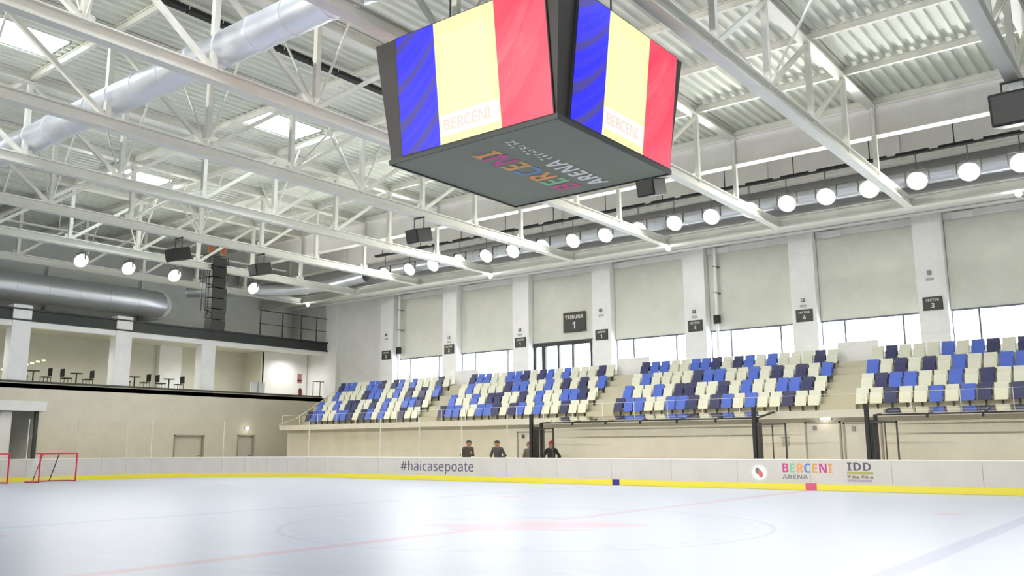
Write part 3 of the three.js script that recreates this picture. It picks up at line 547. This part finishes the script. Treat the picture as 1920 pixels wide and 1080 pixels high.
// round drain pipes beside two columns
for (const [k, w] of [[1.96, 'middle of the long wall'], [5.98, 'left end of the long wall']]) {
  const x = CX(k) + CW + 0.3, g = thing('drain_pipe', `slim white downpipe with black valve beside a column, ${w}`, 'pipe');
  part('pipe', rod(V(x, YS - 0.3, ZC - 0.1), V(x, YT - 0.1, ZC - 0.1), 0.07, 14), mat.wall, g); part('valve', new RoundedBoxGeometry(0.28, 0.4, 0.22, 2, 0.04).translate(x, 7.0, ZC - 0.08), mat.black, g);
  for (const y of [8.2, 9.4]) part('pipe_clip', box(x - 0.1, y, FZ0, x + 0.1, y + 0.04, ZC - 0.02), mat.handle, g);
}

// ───────────── benches: posts, canopies, doors behind the boards ─────────────
const WALLZ = -18.2;
function canopy(x0, x1, label) {
  const g = thing('bench_canopy', label, 'canopy');
  const zf = -15.9, zb = -17.5, yf = 2.36, yb = 2.6;
  part('front_rail', bar(V(x0, yf, zf), V(x1, yf, zf), 0.05), mat.black, g); part('rear_rail', bar(V(x0, yb, zb), V(x1, yb, zb), 0.05), mat.black, g);
  part('middle_rail', bar(V(x0, 2.47, -16.7), V(x1, 2.47, -16.7), 0.04), mat.black, g);
  for (let x = x0; x <= x1 + 0.01; x += (x1 - x0) / 6) { part('rafter', bar(V(x, yf - 0.02, zf), V(x, yb, zb), 0.05), mat.black, g); part('rafter_tip', box(x - 0.03, yf - 0.12, zf - 0.03, x + 0.03, yf, zf + 0.03), mat.black, g); }
  for (let i = 0; i < 6; i++) { const a = x0 + (x1 - x0) / 6 * i, b = a + (x1 - x0) / 6; const m = part('roof_pane', new THREE.BoxGeometry(b - a - 0.05, 0.01, 1.58), mat.glass, g); m.position.set((a + b) / 2, 2.52, -16.7); m.rotation.x = Math.atan2(yb - yf, 1.6); }
  for (const x of [x0, x1]) part('post', box(x - 0.05, -0.03, zf - 0.05, x + 0.05, yf + 0.02, zf + 0.05), mat.black, g);
}
canopy(-11.2, -2.0, 'black framed canopy over the team bench with people beside it'); canopy(1.95, 11.2, 'black framed canopy over the bench at the right edge');
function benchScreen(x, label, w = 0.9) {
  const g = thing('bench_screen', label, 'screen');
  part('tall_post', box(x - 0.06, -0.03, -15.75, x + 0.06, 2.72, -15.62), mat.black, g);
  part('dark_panel', box(x + 0.06, -0.03, -16.1, x + 0.1, 2.2, -15.7), mat.darksteel, g);
  part('gate_frame', [box(x + 0.2 + w - 0.04, -0.03, -15.72, x + 0.2 + w, 2.15, -15.66), box(x + 0.1, 2.1, -15.72, x + 0.2 + w, 2.15, -15.66), box(x + 0.16 + w * 0.5, -0.03, -15.71, x + 0.19 + w * 0.5, 2.1, -15.67)], mat.darksteel, g);
  part('gate_pane', box(x + 0.12, BH, -15.7, x + 0.16 + w, 2.1, -15.69), mat.glass, g);
}
benchScreen(-11.55, 'black post and dark panel beside the person in the red hat'); benchScreen(-2.0, 'black post with gate frame left of the beige double door'); benchScreen(1.75, 'thick black post with gate frame right of the beige double door', 0.7);
function wallDoor(n, label, x0, x1, h) {
  const d = struct(`door_${n}`, label, 'door');
  part('leaf', box(x0 + 0.05, -0.03, WALLZ, x1 - 0.05, h - 0.05, WALLZ + 0.04), mat.door, d);
  part('door_frame', [box(x0, -0.03, WALLZ, x0 + 0.06, h, WALLZ + 0.07), box(x1 - 0.06, -0.03, WALLZ, x1, h, WALLZ + 0.07), box(x0, h - 0.06, WALLZ, x1, h, WALLZ + 0.07)], frameMat, d);
  part('closer', box(x0 + 0.3, h - 0.3, WALLZ + 0.04, x0 + 0.42, h - 0.14, WALLZ + 0.1), mat.handle, d);
}
wallDoor(4, 'beige door in the wall under the stand between the two benches', -1.15, 0.12, 2.24); wallDoor(5, 'narrower beige door right of the middle door under the stand', 0.2, 1.5, 2.2); wallDoor(6, 'framed door behind the people under the stand', -14.2, -12.2, 2.08);
{
  const g = thing('exit_light', 'small bright exit lamp above the middle door under the stand', 'lamp', [-0.4, 2.3, WALLZ]);
  part('case', box(-0.2, 0, 0, 0.2, 0.16, 0.06), mat.white, g); part('diffuser', box(-0.18, 0.02, 0.06, 0.18, 0.14, 0.07), smallGlow, g);
  const p = new THREE.PointLight(0xffffff, 0.2, 0, 2); p.position.set(0, 0.05, 0.25); p.castShadow = true; p.name = 'reflection_light'; g.add(p);
  const s = thing('notice_plate', 'small grey notice plate on the wall left of the middle door', 'plate', [-1.9, 1.55, WALLZ]); part('plate', new RoundedBoxGeometry(0.28, 0.32, 0.03, 1, 0.01).translate(0, 0, 0.015), M(176, 174, 164), s); part('plate_frame', box(-0.15, 0.14, 0, 0.15, 0.17, 0.04), mat.handle, s);
  const b = thing('team_bench', 'long low team bench under the canopy', 'bench', [-5.2, 0, -16.9]); part('seat_board', box(-2.6, 0.92, -0.18, 2.6, 0.97, 0.18), M(150, 140, 130), b); for (const x of [-2.3, 0, 2.3]) part('leg', box(x - 0.04, -0.03, -0.15, x + 0.04, 0.92, 0.15), mat.darksteel, b);
  const l = thing('door_lamp', 'small white lamp above the door in the end wall', 'lamp', [EX, 2.42, -17.22]); part('lamp_case', box(0, 0, -0.12, 0.08, 0.16, 0.12), mat.white, l); part('lamp_glow', box(0.08, 0.02, -0.1, 0.1, 0.14, 0.1), smallGlow, l);
  const q = new THREE.PointLight(0xffffff, 0.2, 0, 2); q.position.set(0.3, 0.05, 0); q.castShadow = true; q.name = 'reflection_light'; l.add(q);
}

// ───────────── people behind the boards ─────────────
function person(label, x, z, turn, o) {
  const H = o.h ?? 1.78, s = H / 1.78, j = {};
  const lean = o.lean ?? 0;
  const P = (a, b, c) => V(a * s, b * s, c * s);
  const bones = [];                        // [from, to, r0, r1, zone]
  const add = (a, b, r0, r1, zone) => bones.push([a, b, r0 * s, r1 * s, zone]);
  const hip = P(0, 0.95, 0), chest = P(0, 1.3, lean * 0.12), neck = P(0, 1.47, lean * 0.2), head = P(0, 1.62, lean * 0.3 + 0.02);
  add(hip, P(0, 1.12, lean * 0.06), 0.15, 0.145, 1); add(P(0, 1.12, lean * 0.06), chest, 0.16, 0.175, 1); add(P(-0.13, 1.4, lean * 0.16), P(0.13, 1.4, lean * 0.16), 0.085, 0.085, 1); add(neck, head, 0.062, 0.07, 3);
  add(P(0, 1.6, lean * 0.3 + 0.025), P(0, 1.68, lean * 0.3), 0.085, 0.098, 3); add(P(0, 1.62, lean * 0.3 + 0.115), P(0, 1.585, lean * 0.3 + 0.125), 0.014, 0.018, 3);   // skull, nose
  for (const e of [-1, 1]) add(P(e * 0.1, 1.62, lean * 0.3), P(e * 0.1, 1.64, lean * 0.3), 0.022, 0.02, 3);
  for (const e of [-1, 1]) {
    const sh = P(e * 0.2, 1.4, lean * 0.16), el = P(e * (o.elbow ?? 0.28), 1.12, lean * 0.1 - 0.04), wr = e > 0 && o.raise ? P(0.1, 1.2, 0.26) : P(e * (o.wrist ?? 0.24), 0.98, 0.16);
    add(sh, el, 0.068, 0.052, 1); add(el, wr, 0.052, 0.038, 1);
    const d = V().subVectors(wr, el).normalize(), palm = wr.clone().addScaledVector(d, 0.07 * s); add(wr, palm, 0.032, 0.036, 3);
    for (let f = 0; f < 4; f++) { const off = V(e * (f - 1.5) * 0.02 * s, 0, 0), a = palm.clone().add(off), m = a.clone().addScaledVector(d, (0.035 + 0.006 * (f % 3)) * s), t = m.clone().addScaledVector(d, 0.03 * s).add(V(0, -0.015 * s, 0)); add(a, m, 0.0105, 0.01, 3); add(m, t, 0.01, 0.009, 3); }
    const th = wr.clone().addScaledVector(d, 0.03 * s); add(th, th.clone().add(V(-e * 0.05 * s, 0, 0.03 * s)), 0.013, 0.011, 3);
    const hj = P(e * 0.09, 0.92, 0), kn = P(e * 0.11, 0.5, 0.03), an = P(e * 0.12, 0.09, -0.02); add(hj, kn, 0.095, 0.065, 2); add(kn, an, 0.062, 0.045, 2); add(an, P(e * 0.13, 0.05, 0.15), 0.05, 0.04, 4);
  }
  // distance field on a grid
  const N = 110, half = 0.95 * s, mc = new MarchingCubes(N, new THREE.MeshBasicMaterial(), false, false, 140000); mc.isolation = 0; mc.reset();
  const c0 = V(0, 0.9 * s, 0), q = V(), ba = V(), pa = V();
  const field = (p) => {
    let acc = 0, best = 1e9, zone = 1;
    for (const [a, b, r0, r1, zn] of bones) {
      ba.subVectors(b, a); pa.subVectors(p, a); const t = Math.max(0, Math.min(1, pa.dot(ba) / ba.lengthSq()));
      const d = Math.hypot(pa.x - ba.x * t, pa.y - ba.y * t, pa.z - ba.z * t) - (r0 + (r1 - r0) * t), k = r0 < 0.02 * s ? 140 : 42;
      if (d < best) { best = d; zone = zn; }
      if (d < 0.25) acc += Math.exp(-k * d * (k === 140 ? 0.6 : 1));
    }
    return [acc > 0 ? -Math.log(acc) / 42 : best, zone];
  };
  for (let k = 0; k < N; k++) for (let jj = 0; jj < N; jj++) for (let i = 0; i < N; i++) {
    q.set((i - N / 2) / (N / 2) * half, (jj - N / 2) / (N / 2) * half + c0.y, (k - N / 2) / (N / 2) * half);
    let v = -1; if (Math.abs(q.x) < 0.45 * s && Math.abs(q.z) < 0.4 * s) v = -field(q)[0];
    mc.field[k * N * N + jj * N + i] = v;
  }
  mc.update();
  const n = mc.count, pos = new Float32Array(n * 3), nor = new Float32Array(n * 3), col = new Float32Array(n * 3);
  const zones = { 1: new THREE.Color(o.top), 2: new THREE.Color(o.legs), 3: new THREE.Color(o.skin ?? '#a97d68'), 4: new THREE.Color('#222222') }, dark = new THREE.Color('#2a1c18');
  for (let i = 0; i < n; i++) {
    q.set(mc.positionArray[3 * i] * half, mc.positionArray[3 * i + 1] * half + c0.y, mc.positionArray[3 * i + 2] * half); q.toArray(pos, 3 * i);
    nor[3 * i] = mc.normalArray[3 * i]; nor[3 * i + 1] = mc.normalArray[3 * i + 1]; nor[3 * i + 2] = mc.normalArray[3 * i + 2];
    let c = zones[field(q)[1]]; const hz = q.z - (lean * 0.3) * s;
    if (q.y > 1.632 * s && q.y < 1.648 * s && hz > 0.07 * s && Math.abs(Math.abs(q.x) - 0.032 * s) < 0.014 * s) c = dark;
    if (q.y > 1.545 * s && q.y < 1.556 * s && hz > 0.06 * s && Math.abs(q.x) < 0.028 * s) c = new THREE.Color('#8e4f48');
    c.toArray(col, 3 * i);
  }
  const ge = new THREE.BufferGeometry(); ge.setAttribute('position', new THREE.BufferAttribute(pos, 3)); ge.setAttribute('normal', new THREE.BufferAttribute(nor, 3)); ge.setAttribute('color', new THREE.BufferAttribute(col, 3));
  const g = thing('person', label, 'person', [x, o.y ?? -0.03, z]); g.rotation.y = turn;
  const body = new THREE.Mesh(ge, new THREE.MeshStandardMaterial({ vertexColors: true, roughness: 0.85 })); body.name = 'body'; body.castShadow = body.receiveShadow = true; g.add(body);
  const cap = new THREE.SphereGeometry(0.124 * s, 18, 12, 0, 7, 0, o.hat ? 1.9 : 1.85).scale(1, 1.05, 1.08).rotateX(-0.35).translate(0, 1.665 * s, (lean * 0.3 - 0.012) * s);
  part(o.hat ? 'hat' : 'hair', o.hat ? [cap, new THREE.SphereGeometry(0.035, 10, 8).translate(0, 1.8 * s, lean * 0.3 * s)] : cap, M(...(o.hat ?? o.hair ?? [60, 52, 48]), { roughness: 0.95 }), g);
}
person('person in a dark jacket looking down, leftmost behind the boards', -15.55, -16.3, 1.1, { top: '#4b443d', legs: '#2f3036', lean: 0.7, raise: true, h: 1.74, hair: [70, 64, 60] });
person('person in a charcoal coat with elbows out, second from left', -13.8, -16.3, 0.3, { top: '#4a494c', legs: '#2b2c30', elbow: 0.34, lean: 0.4, h: 1.72, hair: [62, 58, 58] });
person('person in a grey-brown top half hidden by the black post', -12.25, -16.5, 0.5, { top: '#6d665c', legs: '#3a3a3c', lean: 0.5, h: 1.64, hair: [110, 92, 84] });
person('person in a black jacket and dark red hat beside the black post', -11.0, -16.3, 0.4, { top: '#24241c', legs: '#202124', elbow: 0.36, h: 1.66, hat: [150, 16, 48] });

// ───────────── goals ─────────────
function goal(x, z, turn, label) {
  const g = thing('hockey_goal', label, 'goal', [x, 0, z]); g.rotation.y = turn;
  const w = 0.915, h = 1.22, d = 1.0, r = 0.032;
  for (const s of [-1, 1]) part('post', rod(V(0, 0, s * w), V(0, h, s * w), r, 12), mat.red, g);
  part('crossbar', rod(V(0, h, -w - r), V(0, h, w + r), r, 12), mat.red, g);
  const base = new THREE.CatmullRomCurve3([V(0, 0.03, -w), V(-d * 0.7, 0.03, -w * 1.1), V(-d, 0.03, -w * 0.6), V(-d, 0.03, w * 0.6), V(-d * 0.7, 0.03, w * 1.1), V(0, 0.03, w)], false, 'catmullrom', 0.4);
  part('base_frame', new THREE.TubeGeometry(base, 40, 0.026, 8), M(190, 90, 90), g);
  const top = new THREE.CatmullRomCurve3([V(0, h, -w), V(-0.4, h, -w * 0.9), V(-0.5, h, -w * 0.5), V(-0.5, h, w * 0.5), V(-0.4, h, w * 0.9), V(0, h, w)], false, 'catmullrom', 0.4);
  part('top_frame', new THREE.TubeGeometry(top, 40, 0.022, 8), mat.red, g);
  for (const s of [-1, 1]) part('back_stay', rod(V(-0.5, h, s * w * 0.45), V(-d, 0.03, s * w * 0.45), 0.022, 8), M(96, 40, 44), g);
  // net: cords between top and base frames
  const cords = []; for (let i = 0; i <= 36; i++) cords.push(rod(top.getPointAt(i / 36), base.getPointAt(i / 36), 0.004, 4));
  for (let k = 1; k < 9; k++) for (let i = 0; i < 24; i++) { const p = (t) => top.getPointAt(t).lerp(base.getPointAt(t), k / 9); cords.push(rod(p(i / 24), p((i + 1) / 24), 0.004, 4)); }
  for (let i = 1; i < 12; i++) cords.push(rod(V(0, h, -w + i * w / 6), top.getPointAt(i / 12), 0.004, 4));
  const net = part('net', cords, mat.net, g); net.userData.kind = 'stuff';
}
goal(-29.2, -5.05, 0.25, 'red framed ice hockey goal with white net near the end boards'); goal(-29.0, -2.1, 0.2, 'red framed ice hockey goal cut by the left picture edge');

// gallery downlights
[[-21.3, 'at its right end'], [-17.2, 'left of the white partition'], [-15.6, 'beside its third column'], [-12.0, 'right of its middle column'], [-7.2, 'between its left columns'], [-2.5, 'left of its left column']].forEach(([z, w]) => {
  const g = thing('downlight', `small round downlight under the gallery ceiling ${w}`, 'lamp', [-34.2, 7.28, z], 'downlights under the gallery ceiling');
  part('trim_ring', new THREE.CylinderGeometry(0.13, 0.13, 0.04, 20).translate(0, -0.02, 0), mat.white, g); part('diffuser', new THREE.CylinderGeometry(0.1, 0.1, 0.02, 20).translate(0, -0.045, 0), smallGlow, g);
  const p = new THREE.SpotLight(0xffffff, 20, 0, 80 * R, 0.6, 2); p.position.set(0, -0.08, 0); p.target.position.set(0, -3, 0); p.target.name = 'lamp_aim'; p.castShadow = true; p.shadow.radius = 5; p.name = 'reflection_light'; g.add(p, p.target);
});

// ───────────── gallery contents ─────────────
function chairSet(z, label) {
  const t = thing('cafe_table', 'small dark table ' + label, 'table', [-34.6, 4.42, z]); part('table_top', new THREE.CylinderGeometry(0.3, 0.3, 0.04, 20).translate(0, 0.74, 0), mat.darksteel, t); part('pedestal', rod(V(0, 0.02, 0), V(0, 0.73, 0), 0.035), mat.darksteel, t); part('base', new THREE.CylinderGeometry(0.25, 0.27, 0.03, 20).translate(0, 0.015, 0), mat.darksteel, t);
  for (const s of [-1, 1]) {
    const c = thing('cafe_chair', `dark chair on the ${s < 0 ? 'right' : 'left'} of the small table ${label}`, 'chair', [-34.5, 4.42, z + s * 0.55]); c.rotation.y = s > 0 ? Math.PI : 0;
    part('seat', new RoundedBoxGeometry(0.42, 0.05, 0.42, 2, 0.02).translate(0, 0.46, 0), mat.black, c); part('backrest', new RoundedBoxGeometry(0.42, 0.4, 0.04, 2, 0.018).translate(0, 0.72, -0.2), mat.black, c);
    for (const [a, b] of [[-1, -1], [-1, 1], [1, -1], [1, 1]]) part('leg', rod(V(a * 0.17, 0, b * 0.17), V(a * 0.17, 0.45, b * 0.17), 0.016), mat.darksteel, c);
  }
}
chairSet(-6.0, 'between the two left gallery columns'); chairSet(-8.1, 'beside the middle gallery column'); chairSet(-11.2, 'right of the middle gallery column'); chairSet(-13.2, 'left of the third gallery column');
{
  const g = thing('fire_extinguisher', 'red fire extinguisher on a stand before the white gallery partition', 'extinguisher', [-33.7, 4.42, -21.5]);
  part('stand_base', new THREE.CylinderGeometry(0.2, 0.22, 0.03, 20).translate(0, 0.015, 0), mat.darksteel, g);
  part('cylinder', new THREE.LatheGeometry([[0.001, 0.03], [0.1, 0.03], [0.11, 0.08], [0.11, 0.48], [0.08, 0.56], [0.03, 0.6], [0.001, 0.6]].map(([a, b]) => new THREE.Vector2(a, b)), 18), M(150, 30, 60, { roughness: 0.4 }), g);
  part('hose', new THREE.TubeGeometry(new THREE.CatmullRomCurve3([V(0, 0.6, 0.02), V(0.05, 0.55, 0.12), V(0.05, 0.3, 0.13)]), 12, 0.014, 6), mat.black, g);
  part('stand_pole', rod(V(-0.12, 0.02, 0), V(-0.12, 1.5, 0), 0.02), mat.white, g);
  const p = part('sign_plate', [box(-0.02, 0.9, -0.16, 0, 1.05, 0.16), box(-0.02, 1.1, -0.16, 0, 1.5, 0.16)], M(238, 170, 178), g); p.position.x = -0.1;
  part('sign_band', box(-0.1, 1.02, -0.165, -0.08, 1.12, 0.165), M(110, 30, 66), g);
  const r = thing('gallery_railing', 'short grey railing at the right end of the gallery', 'railing', [-33.4, 4.42, -22.8]); for (const z of [-0.55, 0, 0.55]) part('post', rod(V(0, 0, z), V(0, 1.05, z), 0.025), mat.mullion, r); part('rail', rod(V(0, 1.05, -0.58), V(0, 1.05, 0.58), 0.028), mat.mullion, r);
  const m = thing('mezzanine_railing', 'thin dark railing posts standing on the black gallery beam', 'railing', [EX - 0.2, 7.94, 0]); for (const z of [-23.2, -22.2, -21.0, -19.6, -18.0]) part('post', rod(V(0, 0, z), V(0, 1.5, z), 0.035), mat.darksteel, m); part('rail', rod(V(0, 1.5, -23.3), V(0, 1.5, -17.9), 0.03), mat.darksteel, m); part('rail', rod(V(0, 0.7, -23.3), V(0, 0.7, -17.9), 0.02), mat.darksteel, m);
  const b = thing('display_board', 'pale standing display board left of the white gallery partition', 'board', [-34.3, 4.42, -18.8]); part('panel', box(0, 0.1, -0.5, 0.03, 0.85, 0.5), M(214, 222, 224), b); for (const z of [-0.45, 0.45]) part('leg', box(-0.15, 0, z - 0.02, 0.18, 0.1, z + 0.02), mat.handle, b); part('divider', box(0.03, 0.1, -0.02, 0.04, 0.85, 0.02), mat.mullion, b);
  // sloping yellow-green reflection in gallery glass, modelled as glowing blocks at the left edge
  const reflectionGlow = new THREE.MeshStandardMaterial({ color: 0xffffff, emissive: rgb(226, 240, 120), emissiveIntensity: 1.6 });
  const s = thing('reflection_blocks', 'sloping yellow-green reflection built as glowing blocks, left edge of the gallery', 'lights', [-33.8, 4.42, 0]);
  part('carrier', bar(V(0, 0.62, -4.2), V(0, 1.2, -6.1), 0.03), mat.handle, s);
  for (let i = 0; i < 8; i++) { const t = i / 7; part('lamp', new RoundedBoxGeometry(0.06, 0.07, 0.17, 1, 0.02).translate(0.05, 0.64 + t * 0.56, -4.25 - t * 1.8), reflectionGlow, s); }  // emissive blocks stand in for the reflection, no lamps hang here
  const pl = new THREE.PointLight(rgb(226, 240, 120), 0.8, 0, 2); pl.position.set(0.25, 0.95, -5.2); pl.castShadow = true; pl.name = 'reflection_light'; s.add(pl);  // point light added to go with the glowing reflection blocks
  // garage opening: posts and roller shutter
  const d = struct('door_7', 'open garage gate with dark interior in the end wall at the left', 'door'); part('gate_post', box(EX - 0.1, -0.03, -5.7, EX + 0.06, 3.15, -5.55), mat.darksteel, d); part('shutter_box', box(EX, 3.15, -5.9, EX + 0.35, 3.6, 1.7), mat.wall, d); part('strip_curtain', box(EX - 0.2, -0.03, -4.6, EX - 0.16, 3.1, -4.1), mat.white, d); part('inner_gate', box(-35.9, -0.03, -3.6, -35.8, 3, 1.2), mat.black, d);
}
renderer.render(scene, camera);
